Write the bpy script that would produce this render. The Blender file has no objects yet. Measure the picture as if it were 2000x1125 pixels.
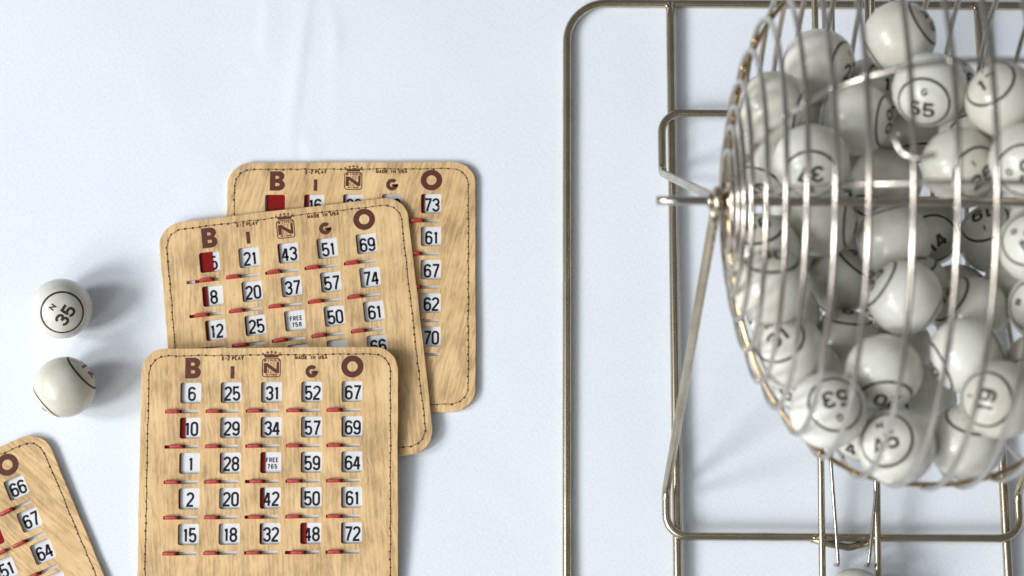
import bpy, bmesh, math, random
import numpy as np
from mathutils import Vector, Matrix

# ------------------------------------------------------------------ camera, light, exposure
MM = 0.001
scene = bpy.context.scene
COL = scene.collection
CAM_H, CAM_T, F_PX = 1181.1, math.radians(13.4), 3700.0
cam_data = bpy.data.cameras.new('camera')
cam_data.sensor_width = 36.0
cam_data.lens = F_PX / 2000.0 * 36.0
cam_data.clip_start, cam_data.clip_end = 0.02, 20.0
cam_data.dof.use_dof = True
cam_data.dof.focus_distance = 1.185
cam_data.dof.aperture_fstop = 6.8
cam_data.dof.aperture_blades = 0
camera = bpy.data.objects.new('camera', cam_data)
camera.location = (0, 0, CAM_H * MM)
camera.rotation_euler = (CAM_T, 0, 0)
COL.objects.link(camera)
scene.camera = camera

world = bpy.data.worlds.new('World')
scene.world = world
world.use_nodes = True
bg = world.node_tree.nodes['Background']
bg.inputs['Color'].default_value = (0.93, 0.965, 1.0, 1)
bg.inputs['Strength'].default_value = 0.185

def window_light(name, azimuth, elevation, dist, sx, sy, watts, color):
    """Area lamp left of the table, aimed at the table's middle."""
    target = Vector((-0.05, 0.25, 0.05))
    a, e = math.radians(azimuth), math.radians(elevation)
    d = Vector((-math.cos(e) * math.cos(a), -math.cos(e) * math.sin(a), math.sin(e)))
    data = bpy.data.lights.new(name, 'AREA')
    data.shape = 'RECTANGLE'
    data.size, data.size_y = sx, sy
    data.energy, data.color = watts, color
    o = bpy.data.objects.new(name, data)
    o.location = target + d * dist
    o.rotation_euler = (-d).to_track_quat('-Z', 'Y').to_euler()
    COL.objects.link(o)
window_light('window_light_near', 29, 34, 5.0, 1.05, 1.35, 160.0, (0.965, 0.985, 1.0))
window_light('window_light_far', 4, 34, 5.0, 0.85, 1.35, 106.0, (0.965, 0.985, 1.0))
window_light('window_light_side', 54, 34, 5.0, 1.05, 1.35, 40.0, (0.965, 0.985, 1.0))
window_light('wall_fill_light', 32, 44, 3.6, 4.2, 3.4, 50.0, (0.97, 0.985, 1.0))   # added soft fill standing in for wall bounce, brightens the hoops

scene.view_settings.view_transform = 'Standard'
scene.view_settings.look = 'None'
scene.view_settings.exposure = 0.0
scene.view_settings.gamma = 1.0
scene.view_settings.use_curve_mapping = False
scene.render.engine = 'CYCLES'
scene.cycles.max_bounces = 8
scene.cycles.transparent_max_bounces = 8
scene.cycles.sample_clamp_indirect = 4.0

# ------------------------------------------------------------------ helpers
random.seed(7)
_fw = np.array([0, math.sin(CAM_T), -math.cos(CAM_T)])
_up = np.array([0, math.cos(CAM_T), math.sin(CAM_T)])
_rt = np.array([1.0, 0, 0])
def at(u, v, z=0.0):
    """Point (mm) at height z seen at photograph pixel u, v: used once, to survey where things stand."""
    r = _fw * F_PX + _rt * (u - 1000.0) + _up * (562.5 - v)
    k = (z - CAM_H) / r[2]
    return np.array([0, 0, CAM_H]) + r * k

def mesh_object(name, mesh, mat, parent=None):
    o = bpy.data.objects.new(name, mesh)
    if mat is not None and len(mesh.materials) == 0:
        mesh.materials.append(mat)
    COL.objects.link(o)
    if parent is not None:
        o.parent = parent
    return o

def empty(name, loc=(0, 0, 0)):
    o = bpy.data.objects.new(name, None)
    o.empty_display_size = 0.01
    o.location = loc
    COL.objects.link(o)
    return o

def tag(o, label, category, group=None, kind=None):
    o['label'] = label
    o['category'] = category
    if group: o['group'] = group
    if kind: o['kind'] = kind
    return o

def mesh_from(name, verts, faces, smooth=False):
    m = bpy.data.meshes.new(name)
    m.from_pydata([tuple(float(c) for c in v) for v in verts], [], faces)
    m.validate()
    m.update()
    if smooth:
        m.polygons.foreach_set('use_smooth', [True] * len(m.polygons))
    return m

def tube_mesh(name, pts, radius, sides=10, closed=False):
    """Round wire along a polyline given in mm; radius in mm (number or list)."""
    P = np.array(pts, float)
    n = len(P)
    rad = np.full(n, radius) if np.isscalar(radius) else np.array(radius, float)
    if closed:
        T = np.roll(P, -1, 0) - np.roll(P, 1, 0)
    else:
        T = np.gradient(P, axis=0)
    T /= np.linalg.norm(T, axis=1)[:, None]
    ref = np.array([0.123, 0.456, 0.88]); ref -= T[0] * (ref @ T[0]); ref /= np.linalg.norm(ref)
    V = []
    N = ref
    frames = []
    for i in range(n):
        N = N - T[i] * (N @ T[i]); N /= np.linalg.norm(N)
        frames.append(N.copy())
    if closed:   # undo the twist that parallel transport leaves
        B = np.cross(T[0], frames[0])
        Nl = frames[-1] - T[0] * (frames[-1] @ T[0]); Nl /= np.linalg.norm(Nl)
        tw = math.atan2(Nl @ B, Nl @ frames[0])
    for i in range(n):
        N = frames[i]; B = np.cross(T[i], N)
        off = -tw * i / n if closed else 0.0
        for k in range(sides):
            a = 2 * math.pi * k / sides + off
            V.append((P[i] + rad[i] * (math.cos(a) * N + math.sin(a) * B)) * MM)
    Fc = []
    m = n if closed else n - 1
    for i in range(m):
        j = (i + 1) % n
        for k in range(sides):
            k2 = (k + 1) % sides
            Fc.append((i * sides + k, i * sides + k2, j * sides + k2, j * sides + k))
    if not closed:
        Fc.append(tuple(range(sides))[::-1])
        Fc.append(tuple(range((n - 1) * sides, n * sides)))
    return mesh_from(name, V, Fc, True)

def bend_path(pts, radius, seg=8):
    """Polyline with its inner corners rounded."""
    P = [np.array(p, float) for p in pts]
    rs = radius if isinstance(radius, (list, tuple)) else [radius] * len(P)
    out = [P[0]]
    for i in range(1, len(P) - 1):
        a, b, c = P[i - 1], P[i], P[i + 1]
        u = (a - b) / np.linalg.norm(a - b); v = (c - b) / np.linalg.norm(c - b)
        ang = math.acos(max(-1, min(1, float(u @ v))))
        t = rs[i] / math.tan(ang / 2)
        t = min(t, 0.48 * np.linalg.norm(a - b), 0.48 * np.linalg.norm(c - b))
        r = t * math.tan(ang / 2)
        bis = (u + v) / np.linalg.norm(u + v)
        cen = b + bis * r / math.sin(ang / 2)
        s, e = b + u * t - cen, b + v * t - cen
        tot = math.acos(max(-1, min(1, float(s @ e) / (r * r))))
        for k in range(seg + 1):
            f = k / seg
            w = (math.sin((1 - f) * tot) * s + math.sin(f * tot) * e) / math.sin(tot)
            out.append(cen + w)
    out.append(P[-1])
    # straight stretches get points too, so that the tube shades evenly
    fine = [out[0]]
    for p in out[1:]:
        L = np.linalg.norm(p - fine[-1])
        k = max(1, int(L / 12.0))
        q = fine[-1]
        for j in range(1, k + 1):
            fine.append(q + (p - q) * j / k)
    return fine

def fill_mesh(name, loops, depth=0.0, bevel=0.0, z=0.0, bres=2):
    """Flat shape with holes (mm loops); depth > 0 gives it thickness from z to z + depth."""
    cu = bpy.data.curves.new(name + '_c', 'CURVE')
    cu.dimensions = '2D'
    cu.fill_mode = 'BOTH' if depth else 'FRONT'
    if depth:
        cu.extrude = max(depth / 2 - bevel, 1e-5) * MM
        cu.bevel_depth = bevel * MM
        cu.bevel_resolution = bres
    for lp in loops:
        sp = cu.splines.new('POLY')
        sp.points.add(len(lp) - 1)
        for q, p in zip(sp.points, lp):
            q.co = (p[0] * MM, p[1] * MM, 0, 1)
        sp.use_cyclic_u = True
    tmp = bpy.data.objects.new(name + '_t', cu)
    COL.objects.link(tmp)
    dg = bpy.context.evaluated_depsgraph_get()
    me = bpy.data.meshes.new_from_object(tmp.evaluated_get(dg))
    bpy.data.objects.remove(tmp)
    bpy.data.curves.remove(cu)
    me.name = name
    me.materials.clear()
    me.transform(Matrix.Translation((0, 0, (z + depth / 2) * MM)))
    return me

def rrect(x0, y0, x1, y1, r, seg=6):
    pts = []
    for cx, cy, a0 in ((x1 - r, y1 - r, 0), (x0 + r, y1 - r, 90), (x0 + r, y0 + r, 180), (x1 - r, y0 + r, 270)):
        for k in range(seg + 1):
            a = math.radians(a0 + 90 * k / seg)
            pts.append((cx + r * math.cos(a), cy + r * math.sin(a)))
    return pts

# ------------------------------------------------------------------ procedural materials
def new_mat(name):
    m = bpy.data.materials.new(name)
    m.use_nodes = True
    nt = m.node_tree
    return m, nt, nt.nodes['Principled BSDF']

def node(nt, kind, **kw):
    n = nt.nodes.new(kind)
    for k, v in kw.items():
        if k in n.inputs: n.inputs[k].default_value = v
        else: setattr(n, k, v)
    return n

def noise(nt, vec, scale, detail=3.0, rough=0.55, dist=0.0):
    n = node(nt, 'ShaderNodeTexNoise')
    n.inputs['Scale'].default_value = scale
    n.inputs['Detail'].default_value = detail
    n.inputs['Roughness'].default_value = rough
    n.inputs['Distortion'].default_value = dist
    if vec is not None: nt.links.new(vec, n.inputs['Vector'])
    return n.outputs['Fac']

def mapping(nt, vec, scale=(1, 1, 1), loc=(0, 0, 0), rot=(0, 0, 0)):
    n = node(nt, 'ShaderNodeMapping')
    n.inputs['Scale'].default_value = scale
    n.inputs['Location'].default_value = loc
    n.inputs['Rotation'].default_value = rot
    nt.links.new(vec, n.inputs['Vector'])
    return n.outputs['Vector']

def ramp(nt, fac, stops):
    n = node(nt, 'ShaderNodeValToRGB')
    el = n.color_ramp.elements
    while len(el) > 1: el.remove(el[-1])
    el[0].position, el[0].color = stops[0][0], (*stops[0][1], 1)
    for p, c in stops[1:]:
        e = el.new(p); e.color = (*c, 1)
    nt.links.new(fac, n.inputs['Fac'])
    return n.outputs['Color']

def math_node(nt, op, a, b=None, clamp=False):
    n = node(nt, 'ShaderNodeMath', operation=op, use_clamp=clamp)
    for i, v in enumerate((a, b)):
        if v is None: continue
        if isinstance(v, (int, float)): n.inputs[i].default_value = v
        else: nt.links.new(v, n.inputs[i])
    return n.outputs[0]

def bump(nt, bsdf, height, strength, distance):
    n = node(nt, 'ShaderNodeBump')
    n.inputs['Strength'].default_value = strength
    n.inputs['Distance'].default_value = distance
    nt.links.new(height, n.inputs['Height'])
    nt.links.new(n.outputs['Normal'], bsdf.inputs['Normal'])

def object_coords(nt):
    return node(nt, 'ShaderNodeTexCoord').outputs['Object']

def wood_material(seed, angle, pale=False):
    """Oak print on a paper-covered board: soft streaks, flecks and hazy cathedral patches."""
    m, nt, b = new_mat('oak_print')
    co = object_coords(nt)
    base = mapping(nt, co, (1, 1, 1), (seed * 0.37, seed * 0.21, 0), (0, 0, math.radians(angle)))
    warp = node(nt, 'ShaderNodeTexNoise')
    warp.inputs['Scale'].default_value = 22.0
    warp.inputs['Detail'].default_value = 2.0
    nt.links.new(base, warp.inputs['Vector'])
    sub = node(nt, 'ShaderNodeVectorMath', operation='SUBTRACT')
    nt.links.new(warp.outputs['Color'], sub.inputs[0]); sub.inputs[1].default_value = (0.5, 0.5, 0.5)
    scl = node(nt, 'ShaderNodeVectorMath', operation='MULTIPLY')
    nt.links.new(sub.outputs[0], scl.inputs[0]); scl.inputs[1].default_value = (0.010, 0.0, 0.0)
    add = node(nt, 'ShaderNodeVectorMath', operation='ADD')
    nt.links.new(base, add.inputs[0]); nt.links.new(scl.outputs[0], add.inputs[1])
    v = add.outputs[0]
    wide = noise(nt, mapping(nt, v, (260, 20, 1)), 1.0, 2.0, 0.5)
    streak = noise(nt, mapping(nt, v, (900, 70, 1)), 1.0, 3.0, 0.65)
    fine = noise(nt, mapping(nt, v, (3400, 190, 1)), 1.0, 2.0, 0.6)
    pores = noise(nt, mapping(nt, v, (2300, 95, 1), (7, 3, 0)), 1.0, 1.0, 0.5)
    patch = noise(nt, mapping(nt, base, (42, 24, 1)), 1.0, 3.0, 0.55)
    dirt = noise(nt, base, 26.0, 3.0, 0.6)
    wave = node(nt, 'ShaderNodeTexWave', wave_type='BANDS', bands_direction='X', wave_profile='SIN')
    wave.inputs['Scale'].default_value = 1.0
    wave.inputs['Distortion'].default_value = 7.5
    wave.inputs['Detail'].default_value = 3.0
    wave.inputs['Detail Scale'].default_value = 1.1
    nt.links.new(mapping(nt, base, (105, 13, 1)), wave.inputs['Vector'])
    tot = math_node(nt, 'ADD', math_node(nt, 'MULTIPLY', streak, 0.38), math_node(nt, 'MULTIPLY', fine, 0.30))
    tot = math_node(nt, 'ADD', tot, math_node(nt, 'MULTIPLY', wide, 0.34))
    lines = math_node(nt, 'MULTIPLY', math_node(nt, 'SUBTRACT', wave.outputs['Fac'], 0.5), 0.065)
    tot = math_node(nt, 'ADD', tot, math_node(nt, 'ADD', lines, -0.005))
    mottle = noise(nt, mapping(nt, v, (150, 60, 1), (2, 9, 0)), 1.0, 4.0, 0.65)
    tot = math_node(nt, 'ADD', tot, math_node(nt, 'MULTIPLY', math_node(nt, 'SUBTRACT', mottle, 0.5), 0.52))
    tot = math_node(nt, 'ADD', tot, math_node(nt, 'MULTIPLY', math_node(nt, 'SUBTRACT', patch, 0.52), 0.42))
    pore = math_node(nt, 'MULTIPLY', math_node(nt, 'SUBTRACT', pores, 0.60, True), 0.9)
    tot = math_node(nt, 'ADD', tot, pore)
    colr = ramp(nt, tot, [(0.36, (0.80, 0.562, 0.295)), (0.47, (0.735, 0.505, 0.255)), (0.55, (0.61, 0.415, 0.210)),
                          (0.67, (0.43, 0.296, 0.158))])
    mix = node(nt, 'ShaderNodeMixRGB', blend_type='MULTIPLY')
    mix.inputs['Fac'].default_value = 0.6
    nt.links.new(colr, mix.inputs['Color1'])
    nt.links.new(ramp(nt, dirt, [(0.35, (0.80, 0.74, 0.66)), (0.62, (1.05, 1.05, 1.05))]), mix.inputs['Color2'])
    nt.links.new(mix.outputs['Color'], b.inputs['Base Color'])
    if pale:                                     # rubbed edge where the board shows through
        mp = node(nt, 'ShaderNodeMixRGB', blend_type='MIX')
        nt.links.new(ramp(nt, noise(nt, co, 160.0, 3.0), [(0.4, (0, 0, 0)), (0.6, (1, 1, 1))]), mp.inputs['Fac'])
        nt.links.new(mix.outputs['Color'], mp.inputs['Color1'])
        mp.inputs['Color2'].default_value = (0.80, 0.64, 0.42, 1)
        nt.links.new(mp.outputs['Color'], b.inputs['Base Color'])
    b.inputs['Roughness'].default_value = 0.56
    b.inputs['Specular IOR Level'].default_value = 0.3
    bump(nt, b, math_node(nt, 'ADD', fine, noise(nt, co, 900.0, 2.0)), 0.25, 0.0002)
    return m

def plain(name, col, rough=0.5, spec=0.5, var=0.0, vscale=60.0):
    m, nt, b = new_mat(name)
    b.inputs['Roughness'].default_value = rough
    b.inputs['Specular IOR Level'].default_value = spec
    if var:
        f = noise(nt, object_coords(nt), vscale, 4.0)
        lo = tuple(c * (1 - var) for c in col); hi = tuple(min(1, c * (1 + var * 0.5)) for c in col)
        nt.links.new(ramp(nt, f, [(0.32, lo), (0.68, hi)]), b.inputs['Base Color'])
    else:
        b.inputs['Base Color'].default_value = (*col, 1)
    return m

def ink_material(name, ink, ground, wear, scale=900.0, rough=0.6):
    """Printed ink with small rubbed-off flecks."""
    m, nt, b = new_mat(name)
    co = object_coords(nt)
    f = noise(nt, co, scale, 3.0, 0.6)
    g = noise(nt, co, scale * 0.12, 2.0, 0.5)
    t = math_node(nt, 'ADD', math_node(nt, 'MULTIPLY', f, 0.6), math_node(nt, 'MULTIPLY', g, 0.4))
    nt.links.new(ramp(nt, t, [(wear, ink), (wear + 0.03, ground)]), b.inputs['Base Color'])
    b.inputs['Roughness'].default_value = rough
    b.inputs['Specular IOR Level'].default_value = 0.3
    return m

def metal_material(name, base, dark, rough, scratch=1.0):
    m, nt, b = new_mat(name)
    co = object_coords(nt)
    f = noise(nt, co, 40.0, 5.0, 0.6)
    g = noise(nt, co, 420.0, 3.0, 0.6)
    t = math_node(nt, 'ADD', math_node(nt, 'MULTIPLY', f, 0.8), math_node(nt, 'MULTIPLY', g, 0.2))
    nt.links.new(ramp(nt, t, [(0.36, dark), (0.60, base)]), b.inputs['Base Color'])
    b.inputs['Metallic'].default_value = 1.0
    r = node(nt, 'ShaderNodeMapRange')
    nt.links.new(t, r.inputs['Value'])
    r.inputs['From Min'].default_value, r.inputs['From Max'].default_value = 0.35, 0.65
    r.inputs['To Min'].default_value, r.inputs['To Max'].default_value = rough + 0.05, rough
    nt.links.new(r.outputs['Result'], b.inputs['Roughness'])
    bump(nt, b, g, 0.03 * scratch, 0.0003)
    return m

M = {}
M['tile'] = plain('white_number_sheet', (0.72, 0.735, 0.765), 0.42, 0.5, 0.07, 90.0)
M['digit'] = ink_material('black_number_ink', (0.010, 0.011, 0.014), (0.74, 0.75, 0.77), 0.63, 1100.0)
M['brown'] = ink_material('brown_letter_ink', (0.105, 0.034, 0.022), (0.42, 0.24, 0.12), 0.63, 2400.0)
M['thread'] = plain('shade_darkened_thread', (0.20, 0.13, 0.07), 0.8, 0.2, 0.25, 400.0)  # tan thread darkened, its thin shadow line put into the colour
M['hole'] = plain('shaded_needle_hole', (0.05, 0.03, 0.02), 0.9, 0.1)  # dark disc colour carries the shade in and around the hole
M['tab'] = plain('red_plastic_tab', (0.42, 0.030, 0.028), 0.48, 0.5, 0.18, 500.0)
M['stand'] = metal_material('aged_brass_plated_steel', (0.54, 0.47, 0.36), (0.40, 0.34, 0.245), 0.24, 1.0)
M['cage'] = metal_material('nickel_brass_wire', (0.57, 0.52, 0.46), (0.45, 0.40, 0.34), 0.12)
M['gold'] = metal_material('brass_wire', (0.58, 0.455, 0.29), (0.42, 0.31, 0.18), 0.18)
M['ring'] = ink_material('grey_black_print', (0.045, 0.042, 0.038), (0.38, 0.37, 0.33), 0.615, 1300.0, 0.34)

def shutter_material():
    m, nt, b = new_mat('red_film')
    b.inputs['Base Color'].default_value = (0.40, 0.018, 0.018, 1)
    b.inputs['Roughness'].default_value = 0.3
    tr = node(nt, 'ShaderNodeBsdfTransparent')
    tr.inputs['Color'].default_value = (0.55, 0.02, 0.02, 1)
    mx = node(nt, 'ShaderNodeMixShader')
    mx.inputs['Fac'].default_value = 0.45
    nt.links.new(b.outputs[0], mx.inputs[1]); nt.links.new(tr.outputs[0], mx.inputs[2])
    nt.links.new(mx.outputs[0], nt.nodes['Material Output'].inputs['Surface'])
    return m
M['shutter'] = shutter_material()

def ball_material():
    m, nt, b = new_mat('ivory_plastic')
    co = object_coords(nt)
    info = node(nt, 'ShaderNodeObjectInfo')
    tint = ramp(nt, info.outputs['Random'], [(0.0, (0.675, 0.665, 0.60)), (0.5, (0.735, 0.73, 0.68)), (1.0, (0.62, 0.595, 0.51))])
    grime = ramp(nt, noise(nt, co, 70.0, 4.0, 0.6), [(0.28, (0.88, 0.85, 0.78)), (0.55, (1, 1, 1))])
    mix = node(nt, 'ShaderNodeMixRGB', blend_type='MULTIPLY')
    mix.inputs['Fac'].default_value = 1.0
    nt.links.new(tint, mix.inputs['Color1']); nt.links.new(grime, mix.inputs['Color2'])
    nt.links.new(mix.outputs['Color'], b.inputs['Base Color'])
    rr = node(nt, 'ShaderNodeMapRange')
    nt.links.new(noise(nt, co, 180.0, 4.0, 0.65), rr.inputs['Value'])
    rr.inputs['From Min'].default_value, rr.inputs['From Max'].default_value = 0.4, 0.7
    rr.inputs['To Min'].default_value, rr.inputs['To Max'].default_value = 0.17, 0.36
    nt.links.new(rr.outputs['Result'], b.inputs['Roughness'])
    b.inputs['Specular IOR Level'].default_value = 0.5
    bump(nt, b, noise(nt, co, 260.0, 2.0), 0.05, 0.0004)
    return m
M['ball'] = ball_material()

def cloth_material():
    m, nt, b = new_mat('white_cotton')
    co = object_coords(nt)
    warp = noise(nt, mapping(nt, co, (2600, 420, 1)), 1.0, 2.0, 0.6)       # threads running both ways
    weft = noise(nt, mapping(nt, co, (420, 2600, 1), (3, 5, 0)), 1.0, 2.0, 0.6)
    w = math_node(nt, 'MULTIPLY', math_node(nt, 'ADD', warp, weft), 0.5)
    slub = noise(nt, co, 420.0, 2.0, 0.5)
    soft = noise(nt, co, 9.0, 3.0, 0.5)                                    # faint unevenness from washing
    base = ramp(nt, w, [(0.38, (0.725, 0.772, 0.835)), (0.60, (0.84, 0.878, 0.925))])
    mix = node(nt, 'ShaderNodeMixRGB', blend_type='MULTIPLY')
    mix.inputs['Fac'].default_value = 1.0
    nt.links.new(base, mix.inputs['Color1'])
    nt.links.new(ramp(nt, soft, [(0.35, (0.965, 0.972, 0.985)), (0.65, (1, 1, 1))]), mix.inputs['Color2'])
    nt.links.new(mix.outputs['Color'], b.inputs['Base Color'])
    b.inputs['Roughness'].default_value = 0.92
    b.inputs['Specular IOR Level'].default_value = 0.12
    bump(nt, b, math_node(nt, 'ADD', w, math_node(nt, 'MULTIPLY', slub, 0.5)), 0.42, 0.0004)
    return m
M['cloth'] = cloth_material()

# ------------------------------------------------------------------ tablecloth
def polyline_dist(X, Y, pts):
    best = np.full(X.shape, 1e9)
    par = np.zeros(X.shape)
    n = len(pts) - 1
    for i in range(n):
        ax, ay = pts[i]; bx, by = pts[i + 1]
        dx, dy = bx - ax, by - ay
        t = np.clip(((X - ax) * dx + (Y - ay) * dy) / (dx * dx + dy * dy), 0, 1)
        d = np.hypot(X - ax - t * dx, Y - ay - t * dy)
        side = np.sign((X - ax) * dy - (Y - ay) * dx)
        k = d < np.abs(best)
        best = np.where(k, d * side, best)
        par = np.where(k, (i + t) / n, par)
    return best, par

def build_tablecloth():
    dense_x = np.arange(-380, 420.1, 2.6); dense_y = np.arange(70, 500.1, 2.6)
    out = np.array([8, 20, 45, 90, 170, 320, 560, 900, 1400.0])
    xs = np.concatenate([-380 - out[::-1], dense_x, 420 + out])
    ys = np.concatenate([70 - out[::-1], dense_y, 500 + out])
    X, Y = np.meshgrid(xs, ys)
    rng = np.random.default_rng(4)
    Z = np.zeros_like(X)
    for _ in range(26):                       # slow waviness of a cloth that was once folded
        a = rng.uniform(0, 2 * math.pi); L = rng.uniform(60, 220); ph = rng.uniform(0, 6.28)
        Z += rng.uniform(0.02, 0.07) * (L / 120) * np.sin((X * math.cos(a) + Y * math.sin(a)) * 2 * math.pi / L + ph)
    def crease(pix, amp, width, lean=0.6):
        nonlocal Z
        P = [tuple(at(u, v, 0)[:2]) for u, v in pix]
        d, t = polyline_dist(X, Y, P)
        env = np.sin(np.pi * np.clip(t, 0.02, 0.98)) ** 0.6
        a = np.where(d > 0, width * lean, width * (2 - lean))
        Z += 0.55 * amp * env * np.exp(-(d / a) ** 2)
    crease([(522, -30), (519, 38), (512, 70), (522, 110)], 0.75, 5.5)
    crease([(606, -20), (601, 21), (590, 105), (575, 224), (569, 330)], 0.95, 5.0, 1.45)
    crease([(648, 5), (657, 50), (660, 90), (652, 130)], 0.70, 4.5, 1.4)
    crease([(590, 255), (603, 295), (606, 330)], 0.7, 5.0)
    crease([(660, 20), (655, 150), (648, 300)], 0.30, 7.0)
    crease([(440, 300), (405, 380), (380, 440)], 0.9, 13.0, 1.3)
    crease([(300, 620), (240, 650), (200, 690)], 0.5, 10.0)
    crease([(1120, 738), (1320, 736), (1560, 742)], 0.25, 3.5)
    crease([(940, 690), (985, 740), (1010, 800)], 0.22, 9.0)
    crease([(905, 935), (960, 955), (1040, 1040)], 0.25, 9.0)
    crease([(0, 690), (40, 640), (30, 560)], 0.35, 12.0)
    crease([(250, 120), (330, 200), (360, 300)], 0.3, 16.0)
    crease([(820, 30), (900, 140), (1000, 240)], 0.22, 20.0)
    crease([(1340, 640), (1480, 980), (1500, 1125)], 0.25, 12.0)
    Z -= 0.55
    near = (X > -400) & (X < 440) & (Y > 50) & (Y < 520)
    Z = np.where(near, Z, -0.4)
    ny, nx = X.shape
    V = np.stack([X, Y, Z], -1).reshape(-1, 3) * MM
    F = [(j * nx + i, j * nx + i + 1, (j + 1) * nx + i + 1, (j + 1) * nx + i) for j in range(ny - 1) for i in range(nx - 1)]
    o = mesh_object('tablecloth', mesh_from('tablecloth', V, F, True), M['cloth'])
    tag(o, 'white cotton tablecloth with soft creases under everything', 'tablecloth', kind='structure')
build_tablecloth()

# ------------------------------------------------------------------ stroke lettering
def arc(cx, cy, rx, ry, a0, a1, n=10):
    return [(cx + rx * math.cos(math.radians(a0 + (a1 - a0) * k / n)), cy + ry * math.sin(math.radians(a0 + (a1 - a0) * k / n))) for k in range(n + 1)]

def glyph(ch, w, h):
    """Centre lines of a character in a w x h box: list of (points, closed)."""
    r = w / 2
    q = min(r, h * 0.24)
    m = h * 0.53
    if ch == '0': return [(arc(r, h - q, r, q, 0, 180) + arc(r, q, r, q, 180, 360), True)]
    if ch == '1': return [([(r * 1.25, 0), (r * 1.25, h)], False), ([(r * 1.25, h * 0.93), (r * 0.9, h * 0.87), (r * 0.05, h * 0.845)], False)]
    if ch == '2': return [(arc(r, h - q, r, q, 172, 0) + [(w, h * 0.70), (w * 0.93, h * 0.60), (w * 0.55, h * 0.37), (w * 0.16, h * 0.17), (w * 0.02, h * 0.07), (0.0, 0), (w, 0)], False)]
    if ch == '3': return [(arc(r, h - q, r, q, 175, 0) + arc(r, m + q * 0.9, r, q * 0.9, 0, -78), False),
                          ([(r * 0.75, m)] + arc(r, m - q * 0.95, r, q * 0.95, 78, 0) + arc(r, q, r, q, 0, -175), False)]
    if ch == '4': return [([(w * 0.62, h), (-0.02 * w, h * 0.27), (w * 1.10, h * 0.27)], False), ([(w * 0.74, h * 0.98), (w * 0.74, -0.06 * h)], False)]
    if ch == '5': return [([(w * 0.95, h), (w * 0.06, h), (w * 0.02, h * 0.50)], False),
                          ([(w * 0.02, h * 0.52)] + arc(r, h * 0.60 - q, r, q, 150, 0) + arc(r, q, r, q, 0, -172), False)]
    if ch == '6': return [(arc(r, h - q, r, q, 12, 180) + arc(r, q, r, q, 180, 360) + arc(r, h * 0.60 - q, r, q, 0, 172), False)]
    if ch == '9': return [(arc(r, q, r, q, 192, 360) + arc(r, h - q, r, q, 0, 180) + arc(r, h * 0.40 + q, r, q, 180, 352), False)]
    if ch == '7': return [([(-0.02 * w, h), (w, h), (w * 0.97, h * 0.88), (w * 0.62, h * 0.45), (w * 0.42, h * 0.12), (w * 0.38, -0.06 * h)], False)]
    if ch == '8': return [(arc(r, h - q, r * 0.94, q, 0, 180) + arc(r, m + q * 0.85, r * 0.94, q * 0.85, 180, 360), True),
                          (arc(r, m - q * 0.9, r, q * 0.9, 0, 180) + arc(r, q, r, q, 180, 360), True)]
    if ch == 'A': return [([(0, 0), (r, h), (w, 0)], False), ([(w * 0.2, h * 0.3), (w * 0.8, h * 0.3)], False)]
    if ch == 'B': return [([(0, 0), (0, h), (w * 0.5, h)] + arc(w * 0.55, h * 0.77, w * 0.4, h * 0.23, 90, -90, 6) + [(w * 0.1, h * 0.54)], False),
                          ([(w * 0.5, h * 0.54)] + arc(w * 0.55, h * 0.27, w * 0.45, h * 0.27, 90, -90, 6) + [(0, 0)], False)]
    if ch == 'D': return [([(0, 0), (0, h), (w * 0.4, h)] + arc(w * 0.4, h / 2, w * 0.6, h / 2, 90, -90, 10) + [(0, 0)], False)]
    if ch == 'E': return [([(w, h), (0, h), (0, 0), (w, 0)], False), ([(0, h * 0.52), (w * 0.85, h * 0.52)], False)]
    if ch == 'F': return [([(w, h), (0, h), (0, -0.06 * h)], False), ([(0, h * 0.52), (w * 0.85, h * 0.52)], False)]
    if ch == 'G': return [(arc(r, h / 2, r, h / 2, 45, 345, 16) + [(w, h * 0.45), (r * 1.1, h * 0.45)], False)]
    if ch == 'I': return [([(r, -0.06 * h), (r, h * 1.06)], False)]
    if ch == 'K': return [([(0, -0.06 * h), (0, h * 1.06)], False), ([(w, h * 1.03), (w * 0.1, h * 0.45)], False), ([(w * 0.35, h * 0.6), (w, -0.03 * h)], False)]
    if ch == 'L': return [([(0, h * 1.06), (0, 0), (w, 0)], False)]
    if ch == 'M': return [([(0, -0.05 * h), (0, h), (r, h * 0.25), (w, h), (w, -0.05 * h)], False)]
    if ch == 'N': return [([(0, -0.05 * h), (0, h), (w, 0), (w, h * 1.05)], False)]
    if ch == 'O': return [(arc(r, h / 2, r, h / 2, 0, 345, 23), True)]
    if ch == 'P': return [([(0, -0.05 * h), (0, h), (w * 0.5, h)] + arc(w * 0.55, h * 0.72, w * 0.45, h * 0.28, 90, -90, 6) + [(0, h * 0.44)], False)]
    if ch == 'R': return [([(0, -0.05 * h), (0, h), (w * 0.5, h)] + arc(w * 0.55, h * 0.74, w * 0.45, h * 0.26, 90, -90, 6) + [(0, h * 0.48)], False), ([(w * 0.5, h * 0.48), (w, -0.05 * h)], False)]
    if ch == 'S': return [(arc(r, h * 0.74, r, h * 0.26, 25, 270, 10) + arc(r, h * 0.26, r, h * 0.26, 90, -155, 10)[1:], False)]
    if ch == 'U': return [([(0, h * 1.05)] + arc(r, r * 0.9, r, r * 0.9, 180, 360, 10) + [(w, h * 1.05)], False)]
    if ch == 'Y': return [([(0, h * 1.05), (r, h * 0.48), (w, h * 1.05)], False), ([(r, h * 0.5), (r, -0.05 * h)], False)]
    if ch == 'Z': return [([(0, h), (w, h), (0, 0), (w, 0)], False)]
    if ch == '-': return [([(w * 0.1, h * 0.5), (w * 0.9, h * 0.5)], False)]
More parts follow.
